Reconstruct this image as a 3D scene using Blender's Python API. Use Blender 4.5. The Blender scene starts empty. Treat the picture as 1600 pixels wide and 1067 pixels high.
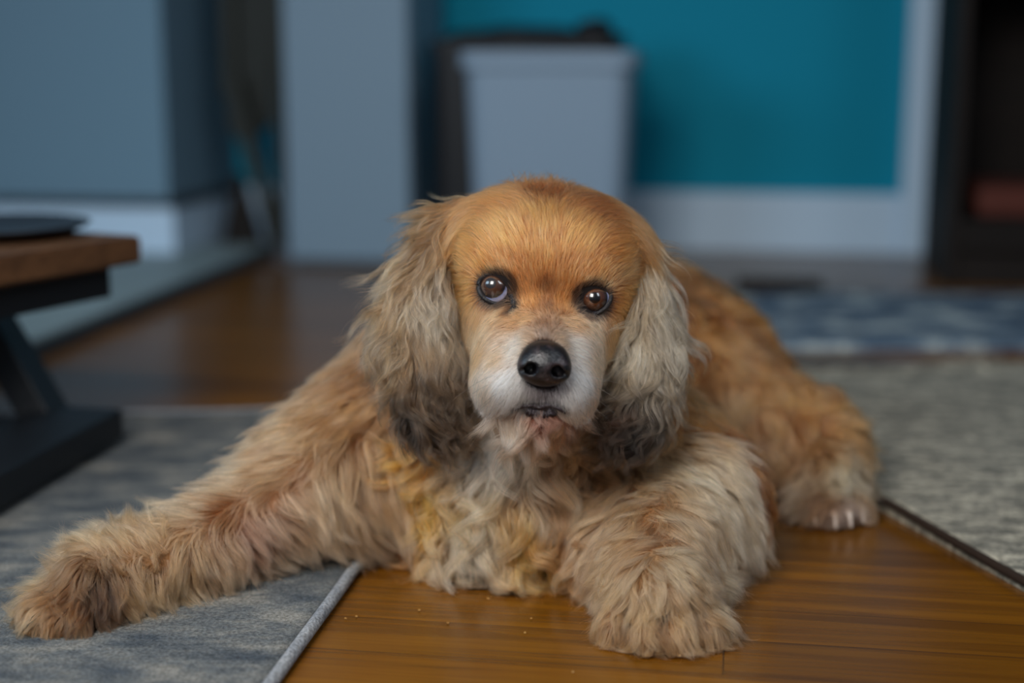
import bpy, math, numpy as np
from mathutils import Vector, Matrix, kdtree
rng = np.random.default_rng(7)
sc = bpy.context.scene
HAIR = 1.0          # density multiplier of the coat
# ------------------------------------------------------------------ camera
CAMH, FPX, HOR = 0.38, 2222.0, 100.0
TH = math.atan((533.5 - HOR) / FPX)
cam_d = bpy.data.cameras.new('camera'); cam = bpy.data.objects.new('camera', cam_d)
sc.collection.objects.link(cam); sc.camera = cam
cam.location = (0, 0, CAMH); cam.rotation_euler = (math.pi / 2 - TH, 0, 0)
cam_d.sensor_width = 36; cam_d.lens = 36 * FPX / 1600
cam_d.clip_start = 0.02
cam_d.dof.use_dof = True; cam_d.dof.focus_distance = 0.965; cam_d.dof.aperture_fstop = 2.0
# ------------------------------------------------------------------ world, lights, exposure
w = bpy.data.worlds.new('world'); sc.world = w; w.use_nodes = True
w.node_tree.nodes['Background'].inputs[0].default_value = (0.50, 0.68, 0.95, 1)
w.node_tree.nodes['Background'].inputs[1].default_value = 0.13
def area(name, loc, to, sx, sy, power, col, spread=180):
    l = bpy.data.lights.new(name, 'AREA'); l.shape = 'RECTANGLE'; l.size = sx; l.size_y = sy
    l.energy = power; l.color = col; l.spread = math.radians(spread)
    o = bpy.data.objects.new(name, l); sc.collection.objects.link(o)
    o.location = loc; o.rotation_euler = (Vector(to) - Vector(loc)).to_track_quat('-Z', 'Y').to_euler()
    return o
area('window_light', (-0.50, -0.15, 1.20), (0.0, 1.15, 0.08), 0.7, 0.8, 13.5, (1.0, 0.97, 0.93), 120)
area('side_light', (1.3, 0.1, 1.5), (0.15, 1.2, 0.1), 0.5, 0.9, 5, (0.86, 0.93, 1.0), 120)  # cool area light from the right side
area('background_fill_light', (-1.2, 0.8, 0.85), (0.8, 2.9, 0.0), 0.8, 0.5, 6.5, (0.62, 0.82, 1.0), 140)  # unseen lamp added to brighten the low background
sc.view_settings.view_transform = 'Standard'; sc.view_settings.look = 'None'
sc.view_settings.gamma = 1; sc.view_settings.use_curve_mapping = False
sc.view_settings.exposure = 0.0
try:
    sc.cycles.use_denoising = True
    sc.cycles.use_adaptive_sampling = False
    sc.cycles.max_bounces = 8; sc.cycles.transparent_max_bounces = 8
    sc.cycles.sample_clamp_indirect = 4
    sc.cycles_curves.shape = 'RIBBONS'; sc.cycles_curves.subdivisions = 2
except Exception:
    pass
# ------------------------------------------------------------------ pixel <-> place
cT, sT = math.cos(TH), math.sin(TH)
CAMP = np.array([0, 0, CAMH])
AX, AY, AZ = np.array([1., 0, 0]), np.array([0, cT, -sT]), np.array([0, sT, cT])   # right, forward, up
def ray(px, py):
    return AY + AX * (px - 800) / FPX - AZ * (py - 533.5) / FPX
def W(px, py, Y):                    # the point seen at this pixel at distance Y along the floor
    d = ray(px, py); return CAMP + d * (Y / d[1])
def F(px, py, z=0.0):                # the point of the floor seen at this pixel
    d = ray(px, py); return CAMP + d * ((z - CAMH) / d[2])
def proj(p):
    q = np.asarray(p, float) - CAMP; f = q @ AY
    return 800 + FPX * (q @ AX) / f, 533.5 - FPX * (q @ AZ) / f
YAW = math.radians(9.0)
RF = np.array([math.sin(YAW), math.cos(YAW), 0]); RR = np.array([math.cos(YAW), -math.sin(YAW), 0])
# ------------------------------------------------------------------ materials
def s2l(c):
    c = np.asarray(c, float) / 255
    return np.where(c <= .04045, c / 12.92, ((c + .055) / 1.055) ** 2.4)
def col(c): return (*s2l(c), 1.0)
def mat(name, rgb, rough=.6, spec=.4, noise=None, bump=0, bscale=60, coat=0, metal=0, space='Object'):
    m = bpy.data.materials.new(name); m.use_nodes = True
    nt = m.node_tree; b = nt.nodes['Principled BSDF']
    b.inputs['Base Color'].default_value = col(rgb); b.inputs['Roughness'].default_value = rough
    b.inputs['Specular IOR Level'].default_value = spec; b.inputs['Coat Weight'].default_value = coat
    b.inputs['Metallic'].default_value = metal
    tc = nt.nodes.new('ShaderNodeTexCoord')
    if noise:
        sc_, rgb2, lo, hi, stretch = noise
        mp = nt.nodes.new('ShaderNodeMapping'); mp.inputs['Scale'].default_value = stretch
        nt.links.new(tc.outputs[space], mp.inputs[0])
        n = nt.nodes.new('ShaderNodeTexNoise'); n.inputs['Scale'].default_value = sc_; n.inputs['Detail'].default_value = 6
        n.inputs['Roughness'].default_value = .65
        nt.links.new(mp.outputs[0], n.inputs[0])
        r = nt.nodes.new('ShaderNodeValToRGB'); r.color_ramp.elements[0].position = lo; r.color_ramp.elements[1].position = hi
        r.color_ramp.elements[0].color = col(rgb); r.color_ramp.elements[1].color = col(rgb2)
        nt.links.new(n.outputs[0], r.inputs[0]); nt.links.new(r.outputs[0], b.inputs['Base Color'])
    if bump:
        n2 = nt.nodes.new('ShaderNodeTexNoise'); n2.inputs['Scale'].default_value = bscale; n2.inputs['Detail'].default_value = 5
        nt.links.new(tc.outputs[space], n2.inputs[0])
        bp = nt.nodes.new('ShaderNodeBump'); bp.inputs['Strength'].default_value = bump; bp.inputs['Distance'].default_value = .002
        nt.links.new(n2.outputs[0], bp.inputs['Height']); nt.links.new(bp.outputs[0], b.inputs['Normal'])
    return m
M = {}
M['wall'] = mat('grey_blue_paint', (112, 142, 160), .7, .2, bump=.1)
M['teal'] = mat('teal_paint', (0, 140, 168), .7, .2, bump=.1)
M['white'] = mat('white_gloss_paint', (196, 220, 240), .5, .3, bump=.05)
M['cabinet'] = mat('cool_white_lacquer', (122, 144, 160), .55, .3)
M['bin'] = mat('pale_grey_plastic', (130, 150, 168), .5, .3)
M['black'] = mat('black_plastic', (22, 22, 25), .5, .3)
M['metal'] = mat('black_steel', (18, 22, 27), .5, .4, bump=.2, bscale=300)
M['dark'] = mat('dark_stained_wood', (26, 22, 20), .7, .2, noise=(8, (36, 29, 25), .3, .7, (1, 1, 8)))
M['red'] = mat('rust_red_cloth', (92, 52, 44), .9, .1, bump=.4)
M['stone'] = mat('pale_stone', (126, 142, 142), .5, .4, noise=(14, (142, 158, 160), .3, .7, (1, 1, 1)))
M['edge_shade'] = mat('dark_edge_shade', (52, 58, 62), .6, .3)  # dark tone painting shade on the step front and over the baseboard
M['top'] = mat('brown_table_wood', (66, 42, 24), .55, .35, noise=(9, (100, 68, 42), .3, .7, (12, 1, 12)), bump=.3, bscale=40)
M['plate'] = mat('black_glaze', (30, 34, 40), .35, .5)
M['olive'] = mat('dark_olive_wood', (36, 40, 36), .6, .3, noise=(8, (46, 46, 40), .3, .7, (8, 8, 1)))
M['crumb'] = mat('crumb', (150, 112, 62), .8, .2)
# wooden floor: planks along RR
def floor_mat():
    m = bpy.data.materials.new('oiled_hardwood'); m.use_nodes = True; nt = m.node_tree; N = nt.nodes; L = nt.links
    b = N['Principled BSDF']; tc = N.new('ShaderNodeTexCoord')
    mp = N.new('ShaderNodeMapping'); mp.inputs['Rotation'].default_value = (0, 0, 0)
    L.new(tc.outputs['Object'], mp.inputs[0])
    br = N.new('ShaderNodeTexBrick'); br.inputs['Scale'].default_value = 1.0
    br.offset = .37; br.inputs['Brick Width'].default_value = 1.15; br.inputs['Row Height'].default_value = .057
    br.inputs['Mortar Size'].default_value = .0007; br.inputs['Mortar Smooth'].default_value = .2
    br.inputs['Color1'].default_value = (0, 0, 0, 1); br.inputs['Color2'].default_value = (1, 1, 1, 1); br.inputs['Mortar'].default_value = (.5, .5, .5, 1)
    L.new(mp.outputs[0], br.inputs[0])
    mg = N.new('ShaderNodeMapping'); mg.inputs['Scale'].default_value = (1.6, 42, 1)
    L.new(tc.outputs['Object'], mg.inputs[0])
    off = N.new('ShaderNodeVectorMath'); off.operation = 'MULTIPLY_ADD'; off.inputs[1].default_value = (7, 3, 0)
    L.new(br.outputs['Color'], off.inputs[0]); L.new(mg.outputs[0], off.inputs[2])
    g = N.new('ShaderNodeTexNoise'); g.inputs['Scale'].default_value = 1.5; g.inputs['Detail'].default_value = 8; g.inputs['Roughness'].default_value = .6
    g.inputs['Distortion'].default_value = .6
    L.new(off.outputs[0], g.inputs[0])
    r = N.new('ShaderNodeValToRGB'); e = r.color_ramp.elements
    e[0].position = .28; e[0].color = col((84, 48, 8)); e[1].position = .72; e[1].color = col((130, 82, 14))
    L.new(g.outputs[0], r.inputs[0])
    hs = N.new('ShaderNodeHueSaturation'); L.new(r.outputs[0], hs.inputs['Color'])
    mr = N.new('ShaderNodeMapRange'); mr.inputs[3].default_value = .8; mr.inputs[4].default_value = 1.15
    L.new(br.outputs['Color'], mr.inputs[0]); L.new(mr.outputs[0], hs.inputs['Value'])
    mx = N.new('ShaderNodeMix'); mx.data_type = 'RGBA'; mx.inputs[7].default_value = col((40, 22, 10))
    mm = N.new('ShaderNodeMath'); mm.operation = 'MULTIPLY'; mm.inputs[1].default_value = .75
    L.new(br.outputs['Fac'], mm.inputs[0]); L.new(mm.outputs[0], mx.inputs[0]); L.new(hs.outputs[0], mx.inputs[6])
    L.new(mx.outputs[2], b.inputs['Base Color'])
    b.inputs['Roughness'].default_value = .27; b.inputs['Specular IOR Level'].default_value = .65
    bp = N.new('ShaderNodeBump'); bp.inputs['Strength'].default_value = .25; bp.inputs['Distance'].default_value = .0006
    L.new(g.outputs[0], bp.inputs['Height']); L.new(bp.outputs[0], b.inputs['Normal'])
    return m
M['floor'] = floor_mat()
def rug_mat(name, c1, c2, c3, s1, stretch, s2, c4=None):
    m = bpy.data.materials.new(name); m.use_nodes = True; nt = m.node_tree; N = nt.nodes; L = nt.links
    b = N['Principled BSDF']; b.inputs['Roughness'].default_value = .95; b.inputs['Specular IOR Level'].default_value = .1
    tc = N.new('ShaderNodeTexCoord'); mp = N.new('ShaderNodeMapping'); mp.inputs['Scale'].default_value = stretch
    L.new(tc.outputs['Object'], mp.inputs[0])
    n = N.new('ShaderNodeTexNoise'); n.inputs['Scale'].default_value = s1; n.inputs['Detail'].default_value = 8; n.inputs['Roughness'].default_value = .7
    L.new(mp.outputs[0], n.inputs[0])
    r = N.new('ShaderNodeValToRGB'); e = r.color_ramp.elements
    e[0].position = .36; e[0].color = col(c1); e[1].position = .64; e[1].color = col(c3)
    k = e.new(.5); k.color = col(c2)
    L.new(n.outputs[0], r.inputs[0])
    f = N.new('ShaderNodeTexNoise'); f.inputs['Scale'].default_value = s2; f.inputs['Detail'].default_value = 2
    L.new(tc.outputs['Object'], f.inputs[0])
    mr = N.new('ShaderNodeMapRange'); mr.inputs[1].default_value = .3; mr.inputs[2].default_value = .7; mr.inputs[3].default_value = .6; mr.inputs[4].default_value = 1.35
    L.new(f.outputs[0], mr.inputs[0])
    hs = N.new('ShaderNodeHueSaturation'); L.new(r.outputs[0], hs.inputs['Color']); L.new(mr.outputs[0], hs.inputs['Value'])
    L.new(hs.outputs[0], b.inputs['Base Color'])
    bp = N.new('ShaderNodeBump'); bp.inputs['Strength'].default_value = .6; bp.inputs['Distance'].default_value = .002
    L.new(f.outputs[0], bp.inputs['Height']); L.new(bp.outputs[0], b.inputs['Normal'])
    return m
M['greyrug'] = rug_mat('faded_grey_pile', (66, 72, 78), (94, 97, 98), (124, 122, 116), 15, (1, 2.2, 1), 500)
M['rug_edge'] = rug_mat('grey_binding', (120, 124, 130), (135, 138, 142), (150, 152, 154), 20, (1, 1, 1), 400)
M['runner'] = rug_mat('blue_pattern_pile', (50, 66, 86), (98, 116, 132), (186, 196, 192), 13, (1, 1.2, 1), 300)
M['jute'] = rug_mat('braided_fibre', (84, 84, 78), (130, 127, 116), (180, 174, 156), 42, (1, 2.5, 1), 260)
M['jute_shade'] = mat('rug_edge_shade', (48, 38, 32), .9, .1, bump=.5, bscale=200)  # shade along the jute rug's edge, put in as a dark tube
# ------------------------------------------------------------------ mesh helpers
def link(name, me, m, parent=None):
    o = bpy.data.objects.new(name, me); sc.collection.objects.link(o)
    if m: me.materials.append(m)
    if parent is not None: o.parent = parent
    return o
def smooth(me): me.polygons.foreach_set('use_smooth', [True] * len(me.polygons))
def tag(o, label=None, cat=None, group=None, kind=None):
    if label: o['label'] = label
    if cat: o['category'] = cat
    if group: o['group'] = group
    if kind: o['kind'] = kind
    return o
def empty(name, loc=(0, 0, 0)):
    o = bpy.data.objects.new(name, None); o.location = loc; sc.collection.objects.link(o); return o
def boxpts(c, ax, ay, az, bev=0.0):
    """box centred at c with half-axis vectors; optional bevel"""
    import bmesh
    bm = bmesh.new(); vs = []
    for sx in (-1, 1):
        for sy in (-1, 1):
            for sz in (-1, 1):
                vs.append(bm.verts.new(tuple(np.asarray(c) + sx * np.asarray(ax) + sy * np.asarray(ay) + sz * np.asarray(az))))
    for f in ((0, 1, 3, 2), (4, 6, 7, 5), (0, 4, 5, 1), (2, 3, 7, 6), (0, 2, 6, 4), (1, 5, 7, 3)):
        bm.faces.new([vs[i] for i in f])
    bmesh.ops.recalc_face_normals(bm, faces=bm.faces)
    if bev: bmesh.ops.bevel(bm, geom=bm.edges[:], offset=bev, segments=3, profile=.5, affect='EDGES')
    return bm
def bm2me(name, bm):
    me = bpy.data.meshes.new(name); bm.to_mesh(me); bm.free(); return me
def rbox(name, p, du, dv, dz, m, parent=None, bev=0.0, cu=0.0, cv=0.0):
    """room-aligned box: p = floor-plan point, extents du along RR, dv along RF, z range dz"""
    p = np.asarray(p, float); c = p + RR * (du[0] + du[1]) / 2 + RF * (dv[0] + dv[1]) / 2
    c = np.array([c[0], c[1], (dz[0] + dz[1]) / 2])
    return link(name, bm2me(name, boxpts(c, RR * (du[1] - du[0]) / 2, RF * (dv[1] - dv[0]) / 2, np.array([0, 0, (dz[1] - dz[0]) / 2]), bev)), m, parent)
def beam(name, a, b, w_, h_, m, parent=None, up=(0, 0, 1), bev=.002):
    a = np.asarray(a, float); b = np.asarray(b, float); d = b - a; L_ = np.linalg.norm(d); d /= L_
    s = np.cross(d, up); s /= np.linalg.norm(s); u = np.cross(s, d)
    return link(name, bm2me(name, boxpts((a + b) / 2, d * L_ / 2, s * w_ / 2, u * h_ / 2, bev)), m, parent)
def prism(name, poly, z0, z1, m, parent=None, bev=0):
    import bmesh
    bm = bmesh.new(); n = len(poly)
    lo = [bm.verts.new((p[0], p[1], z0)) for p in poly]; hi = [bm.verts.new((p[0], p[1], z1)) for p in poly]
    bm.faces.new(lo[::-1]); bm.faces.new(hi)
    for i in range(n): bm.faces.new((lo[i], lo[(i + 1) % n], hi[(i + 1) % n], hi[i]))
    bmesh.ops.recalc_face_normals(bm, faces=bm.faces)
    if bev: bmesh.ops.bevel(bm, geom=bm.edges[:], offset=bev, segments=2, affect='EDGES')
    return link(name, bm2me(name, bm), m, parent)
def lathe(name, prof, c, m, parent=None, n=48, axis=None):
    import bmesh
    bm = bmesh.new(); rings = []
    for r, z in prof:
        rings.append([bm.verts.new((c[0] + r * math.cos(2 * math.pi * i / n), c[1] + r * math.sin(2 * math.pi * i / n), c[2] + z)) for i in range(n)])
    for a, b in zip(rings, rings[1:]):
        for i in range(n): bm.faces.new((a[i], a[(i + 1) % n], b[(i + 1) % n], b[i]))
    bm.faces.new(rings[0][::-1]); bm.faces.new(rings[-1])
    bmesh.ops.recalc_face_normals(bm, faces=bm.faces)
    me = bm2me(name, bm); smooth(me); return link(name, me, m, parent)
def tube(name, pts, rad, m, parent=None, n=10, closed=False):
    pts = np.asarray(pts, float); k = len(pts); rad = np.broadcast_to(rad, (k,))
    V, Fc = [], []; ref = np.array([0.13, .3, .94])
    for i in range(k):
        a = pts[(i - 1) % k] if (closed or i > 0) else pts[0]; b = pts[(i + 1) % k] if (closed or i < k - 1) else pts[-1]
        t = b - a; t /= np.linalg.norm(t); s = np.cross(t, ref); s /= np.linalg.norm(s); u = np.cross(s, t)
        for j in range(n):
            q = 2 * math.pi * j / n; V.append(pts[i] + rad[i] * (math.cos(q) * s + math.sin(q) * u))
    for i in range(k if closed else k - 1):
        for j in range(n):
            i2 = (i + 1) % k; Fc.append((i * n + j, i * n + (j + 1) % n, i2 * n + (j + 1) % n, i2 * n + j))
    if not closed: Fc.append(tuple(range(n))[::-1]); Fc.append(tuple((k - 1) * n + j for j in range(n)))
    me = bpy.data.meshes.new(name); me.from_pydata([tuple(v) for v in V], [], Fc); smooth(me); me.update()
    return link(name, me, m, parent)

# ================================================================== the room
fl = prism('floor', [(-4, -1.5), (4, -1.5), (4, 5), (-4, 5)], -.02, 0, M['floor'])
fl.rotation_euler = (0, 0, -YAW); tag(fl, kind='structure')
BW = F(1200, 392)                      # a point of the back wall's foot
rbox('wall_back', BW, (-2.0, .75), (0, .1), (0, 2.6), M['teal']); tag(bpy.data.objects['wall_back'], kind='structure')
def rr_at(px, base):                   # how far along RR from base the wall column seen at pixel px stands
    d = ray(px, 300.); A = np.array([[d[0], -RR[0]], [d[1], -RR[1]]]); t = np.linalg.solve(A, base[:2]); return t[1]
u0, u1, u2 = rr_at(650, BW), rr_at(1407, BW), rr_at(1484, BW)
zb = .38 - .38 * 0 + 0
def z_at(px, py, base):                # height on the plane through base parallel to RR
    d = ray(px, py); A = np.array([[d[0], -RR[0]], [d[1], -RR[1]]]); t = np.linalg.solve(A, base[:2]); return CAMH + d[2] * t[0]
zbb = z_at(1200, 300, BW)
o = rbox('baseboard_back', BW, (u0 - .6, u1), (-.018, 0), (0, zbb), M['white'], bev=.003); tag(o, kind='structure')
o = rbox('trim_1', BW, (u1, u2), (-.03, .1), (0, 2.2), M['white'], bev=.004); tag(o, kind='structure')
o = rbox('wall_right', BW, (u2 + .45, 1.9), (-.02, .1), (0, 2.6), M['dark']); tag(o, kind='structure')
o = rbox('wall_hall', BW, (u2 - .3, 2.4), (1.1, 1.2), (0, 2.6), M['dark']); tag(o, kind='structure')
# left wall: a face towards us, a corner, and a receding return
LC = F(268, 413)
zl = z_at(150, 312, LC)
o = rbox('wall_left', LC, (-1.8, 0), (0, .75), (0, 2.6), M['wall']); tag(o, kind='structure')
o = rbox('baseboard_left', LC, (-1.8, .014), (-.014, .75), (0, zl - .012), M['white'], bev=.003); tag(o, kind='structure')
o = rbox('baseboard_shade', LC, (-1.8, .02), (-.02, .75), (zl - .012, zl + .004), M['edge_shade'], bev=.003); tag(o, kind='structure')  # shadow line over the baseboard, built as a dark strip
# pale raised stone step along the left wall
a, b = F(35, 566), F(430, 398); dd = (b - a) / np.linalg.norm(b - a); a2 = a - dd * .9; b2 = b - dd * .03
nn = np.array([-dd[1], dd[0], 0])
o = prism('stone_step', [a2, b2, b2 + nn * .75, a2 + nn * .75], 0, .024, M['stone'], bev=.002)
tag(o, 'low pale grey stone step along the foot of the left wall', 'step')
edge = prism('step_shade', [a2 - nn * .012, b2 - nn * .012, b2 - nn * .0005, a2 - nn * .0005], 0, .020, M['edge_shade'], o)  # shadow side of the step, put in as a dark front strip

# tall cool-white cabinet
CB = F(545, 416)
ua, ub = rr_at(447, CB), rr_at(641, CB)
cab = empty('tall_cabinet', tuple(CB)); tag(cab, 'tall plain cool-white cabinet panel left of the grey bin', 'cabinet')
def rebase(o, root):
    o.parent = root; o.matrix_parent_inverse = Matrix.Translation(-Vector(root.location)); return o
rebase(rbox('body', CB, (ua, ub), (0.02, .3), (0.0, 1.9), M['cabinet'], bev=.004), cab)
rebase(rbox('door', CB, (ua + .002, ub - .002), (0, .018), (.012, 1.895), M['cabinet'], bev=.004), cab)

# bins
BB = F(855, 448)
def bin_mesh(name, base, ul, ur, zt, zrim, taper, m, rim_m=None, depth=.20, root=None, over=.012):
    uc = (ul + ur) / 2; hw = (ur - ul) / 2
    import bmesh
    bm = bmesh.new(); rings = []
    for z, k in ((0, 1 - taper), (zrim, 1 - .02), (zrim, 1.0)):
        ring = []
        hx, hy, rad = hw * k - (over if z < zrim or k < 1 else 0), depth / 2 * k - (over if z < zrim or k < 1 else 0), .03
        for cx, cy, q0 in ((1, -1, -90), (1, 1, 0), (-1, 1, 90), (-1, -1, 180)):
            for q in range(0, 91, 15):
                an = math.radians(q0 + q)
                p = np.asarray(base) + RR * (uc + cx * (hx - rad) + rad * math.cos(an)) + RF * (depth / 2 + cy * (hy - rad) + rad * math.sin(an))
                ring.append(bm.verts.new((p[0], p[1], z)))
        rings.append(ring)
    for z, k in ((zt, 1.0), (zt, .93), (zrim * .97, .80)):
        ring = []
        hx, hy, rad = hw * k, depth / 2 * k, .03
        for cx, cy, q0 in ((1, -1, -90), (1, 1, 0), (-1, 1, 90), (-1, -1, 180)):
            for q in range(0, 91, 15):
                an = math.radians(q0 + q)
                p = np.asarray(base) + RR * (uc + cx * (hx - rad) + rad * math.cos(an)) + RF * (depth / 2 + cy * (hy - rad) + rad * math.sin(an))
                ring.append(bm.verts.new((p[0], p[1], z)))
        rings.append(ring)
    n = len(rings[0])
    for a_, b_ in zip(rings, rings[1:]):
        for i in range(n): bm.faces.new((a_[i], a_[(i + 1) % n], b_[(i + 1) % n], b_[i]))
    bm.faces.new(rings[0][::-1]); bm.faces.new(rings[-1])
    bmesh.ops.recalc_face_normals(bm, faces=bm.faces)
    return link(name, bm2me(name, bm), m, root)
zt, zr = z_at(855, 80, BB), z_at(855, 106, BB)
bn = bin_mesh('waste_bin', BB, rr_at(716, BB), rr_at(990, BB), zt, zr, .12, M['bin'], over=.007)
tag(bn, 'pale grey tapered waste bin with a wide rim against the teal wall', 'bin')
# black bin behind it
B2 = BB + RF * .215
zt2 = z_at(855, 52, B2)
bk = empty('black_bin', tuple(B2)); tag(bk, 'dark black bin with a lumpy bag top behind the pale grey bin', 'bin')
ul2, ur2 = rr_at(668, B2), rr_at(968, B2)
bodyb = bin_mesh('bin_body', B2, ul2, ur2, zt2 - .012, zt2 - .03, .03, M['black'], depth=.11, over=.003); rebase(bodyb, bk)
import bmesh
def lumpy(name, c, hx, hy, hz, m, seed):
    bm = bmesh.new(); bmesh.ops.create_icosphere(bm, subdivisions=4, radius=1)
    r = np.random.default_rng(seed); ks = r.normal(size=(14, 3)) * 4; ph = r.uniform(0, 6, 14)
    for v in bm.verts:
        p = np.array(v.co); d = sum(math.sin(k @ p + q) for k, q in zip(ks, ph)) * .035
        v.co = Vector(np.asarray(c) + (RR * p[0] * hx + RF * p[1] * hy + np.array([0, 0, 1]) * p[2] * hz) * (1 + d))
    me = bm2me(name, bm); smooth(me); return link(name, me, m)
rebase(lumpy('bin_bag', np.array([*(B2 + RR * (ul2 + ur2) / 2 + RF * .055)[:2], zt2 - .01]), (ur2 - ul2) / 2, .053, .022, M['black'], 3), bk)
rebase(lumpy('bag_knot', np.array([*(B2 + RR * (ur2 - .055) + RF * .055)[:2], zt2 + .006]), .035, .04, .022, M['black'], 4), bk)

# folded dark easel between left wall and cabinet
EB = F(432, 404)
ez = empty('folded_easel', tuple(EB)); tag(ez, 'dark wooden folded frame with crossing legs standing between wall and white cabinet', 'easel')
def PE(px, py, off=0):
    d = ray(px, py); base = EB + RF * off; A = np.array([[d[0], -RR[0]], [d[1], -RR[1]]]); t = np.linalg.solve(A, base[:2]); return CAMP + d * t[0]
for (q0, q1, w_, off) in (((362, 120), (436, 405), .028, 0), ((437, -150), (440, 400), .02, .02), ((352, -150), (360, 150), .03, .03)):
    pa, pb = PE(*q0, off), PE(*q1, off); pb[2] = max(pb[2], 0.026)
    rebase(beam('leg', pa, pb, w_, .02, M['olive'], up=tuple(RF)), ez)
pq = [PE(350, -160, .04), PE(432, -160, .04), PE(424, 190, .04), PE(385, 230, .04), PE(356, 200, .04)]
def slab(name, pts, th, m):
    bm = bmesh.new(); n = len(pts)
    f = [bm.verts.new(tuple(p)) for p in pts]; b_ = [bm.verts.new(tuple(p + RF * th)) for p in pts]
    bm.faces.new(f); bm.faces.new(b_[::-1])
    for i in range(n): bm.faces.new((f[i], f[(i + 1) % n], b_[(i + 1) % n], b_[i]))
    bmesh.ops.recalc_face_normals(bm, faces=bm.faces); return link(name, bm2me(name, bm), m)
rebase(slab('panel', pq, .012, M['olive']), ez)
rebase(slab('brace_board', [PE(366, 270, .03), PE(378, 275, .03), PE(412, 392, .03), PE(345, 392, .03)], .012, M['dark']), ez)
pw = F(400, 380) + RF * .3
o = rbox('wall_niche', LC, (-.2, 1.3), (.55, .62), (0, 2.6), M['wall']); tag(o, kind='structure')

# dark cabinet at the right
DC = F(1545, 448)
dc = empty('dark_cabinet', tuple(DC)); tag(dc, 'dark brown wooden cabinet at the right edge beyond the blue runner', 'cabinet')
ud0 = rr_at(1484, DC)
for nm, du, dv, dz in (('side_panel', (ud0, ud0 + .02), (0, .32), (0, 1.7)), ('side_panel', (ud0 + .6, ud0 + .62), (0, .32), (0, 1.7)),
                       ('back_panel', (ud0 + .02, ud0 + .6), (.305, .32), (0, 1.7)), ('plinth', (ud0 + .02, ud0 + .6), (.01, .3), (0, .06)),
                       ('shelf', (ud0 + .02, ud0 + .6), (.005, .305), (z_at(1545, 345, DC) - .02, z_at(1545, 345, DC))),
                       ('shelf', (ud0 + .02, ud0 + .6), (.005, .305), (.52, .54)),
                       ('door', (ud0 + .02, ud0 + .6), (-.012, .005), (.065, z_at(1545, 345, DC) - .022))):
    rebase(rbox(nm, DC, du, dv, dz, M['dark'], bev=.002), dc)
o = rbox('folded_blanket', DC, (ud0 + .05, ud0 + .33), (.03, .27), (z_at(1545, 345, DC), z_at(1545, 345, DC) + .055), M['red'], bev=.018)
tag(o, 'rust red folded cloth lying on the dark cabinet shelf', 'cloth')

# floor vent
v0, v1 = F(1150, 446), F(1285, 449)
vt = empty('floor_shade_strip', tuple((v0 + v1) / 2)); tag(vt, 'short dark painted floor vent strip behind the blue patterned rug', 'shade')
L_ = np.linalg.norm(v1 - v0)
rebase(beam('frame', v0 + [0, 0, .003], v1 + [0, 0, .003], .09, .008, M['dark'], bev=.001), vt)  # added dark strip standing in for a gap in the floor's reflection
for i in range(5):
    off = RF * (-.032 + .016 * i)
    rebase(beam('shade_ridge', v0 + off + [0, 0, .0085], v1 + off + [0, 0, .0085], .006, .003, M['dark'], bev=.0008), vt)

# ------------------------------------------------------------------ rugs
def rug(name, corners, z, m, label, edge_mat=None, n=60, wav=.0015, seed=1, edge_r=0.0, edges=(0,)):
    r = np.random.default_rng(seed); c = [np.asarray(p)[:2] for p in corners]
    V, Fc = [], []
    ks = r.normal(size=(8, 2)) * 9; ph = r.uniform(0, 6, 8)
    def zz(p): return z + wav * sum(math.sin(k @ p + q) for k, q in zip(ks, ph)) / 3
    for i in range(n + 1):
        for j in range(n + 1):
            s, t = i / n, j / n
            p = (c[0] * (1 - s) + c[1] * s) * (1 - t) + (c[3] * (1 - s) + c[2] * s) * t
            V.append((p[0], p[1], max(zz(p), .001)))
    for i in range(n):
        for j in range(n):
            a_ = i * (n + 1) + j; Fc.append((a_, a_ + n + 1, a_ + n + 2, a_ + 1))
    # skirt
    loop = [i * (n + 1) for i in range(n + 1)] + [n * (n + 1) + j for j in range(1, n + 1)] + [i * (n + 1) + n for i in range(n - 1, -1, -1)] + [j for j in range(n - 1, 0, -1)]
    b0 = len(V)
    for k in loop: V.append((V[k][0], V[k][1], 0.0003))
    q = len(loop)
    for k in range(q): Fc.append((loop[k], loop[(k + 1) % q], b0 + (k + 1) % q, b0 + k))
    me = bpy.data.meshes.new(name); me.from_pydata(V, [], Fc); me.update(); smooth(me)
    bm = bmesh.new(); bm.from_mesh(me); bmesh.ops.recalc_face_normals(bm, faces=bm.faces); bm.to_mesh(me); bm.free()
    o = link(name, me, m); tag(o, label, 'rug')
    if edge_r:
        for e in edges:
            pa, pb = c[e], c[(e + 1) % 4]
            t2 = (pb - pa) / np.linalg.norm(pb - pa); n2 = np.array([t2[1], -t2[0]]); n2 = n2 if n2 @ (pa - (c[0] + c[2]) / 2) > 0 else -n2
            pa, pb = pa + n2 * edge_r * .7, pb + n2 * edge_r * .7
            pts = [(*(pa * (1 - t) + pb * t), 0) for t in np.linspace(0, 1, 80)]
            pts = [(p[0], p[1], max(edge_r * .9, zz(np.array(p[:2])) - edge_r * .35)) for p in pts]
            eo = tube('rug_edge', pts, edge_r, edge_mat, o, 12); eo['label'] = 'stitched border, or dark shade line on the jute rug'  # on the jute rug the dark tube stands for edge shade
    return o
e0, e1 = F(425, 1067), F(736, 645); de = (e1 - e0)
g0, g1 = e0 - de * .35, e1
rug('grey_rug', [g0, g1, F(-150, 663), F(-150, 663) + (g0 - g1)], .007, M['greyrug'],
    'faded grey-blue patterned rug under the small table and outstretched paw', M['rug_edge'], edge_r=.0045, edges=(0, 1), seed=3)
j1, j0 = F(1380, 800), F(1600, 925); dj = j1 - j0
jf = F(1270, 601); jr = F(1600, 588)
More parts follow.
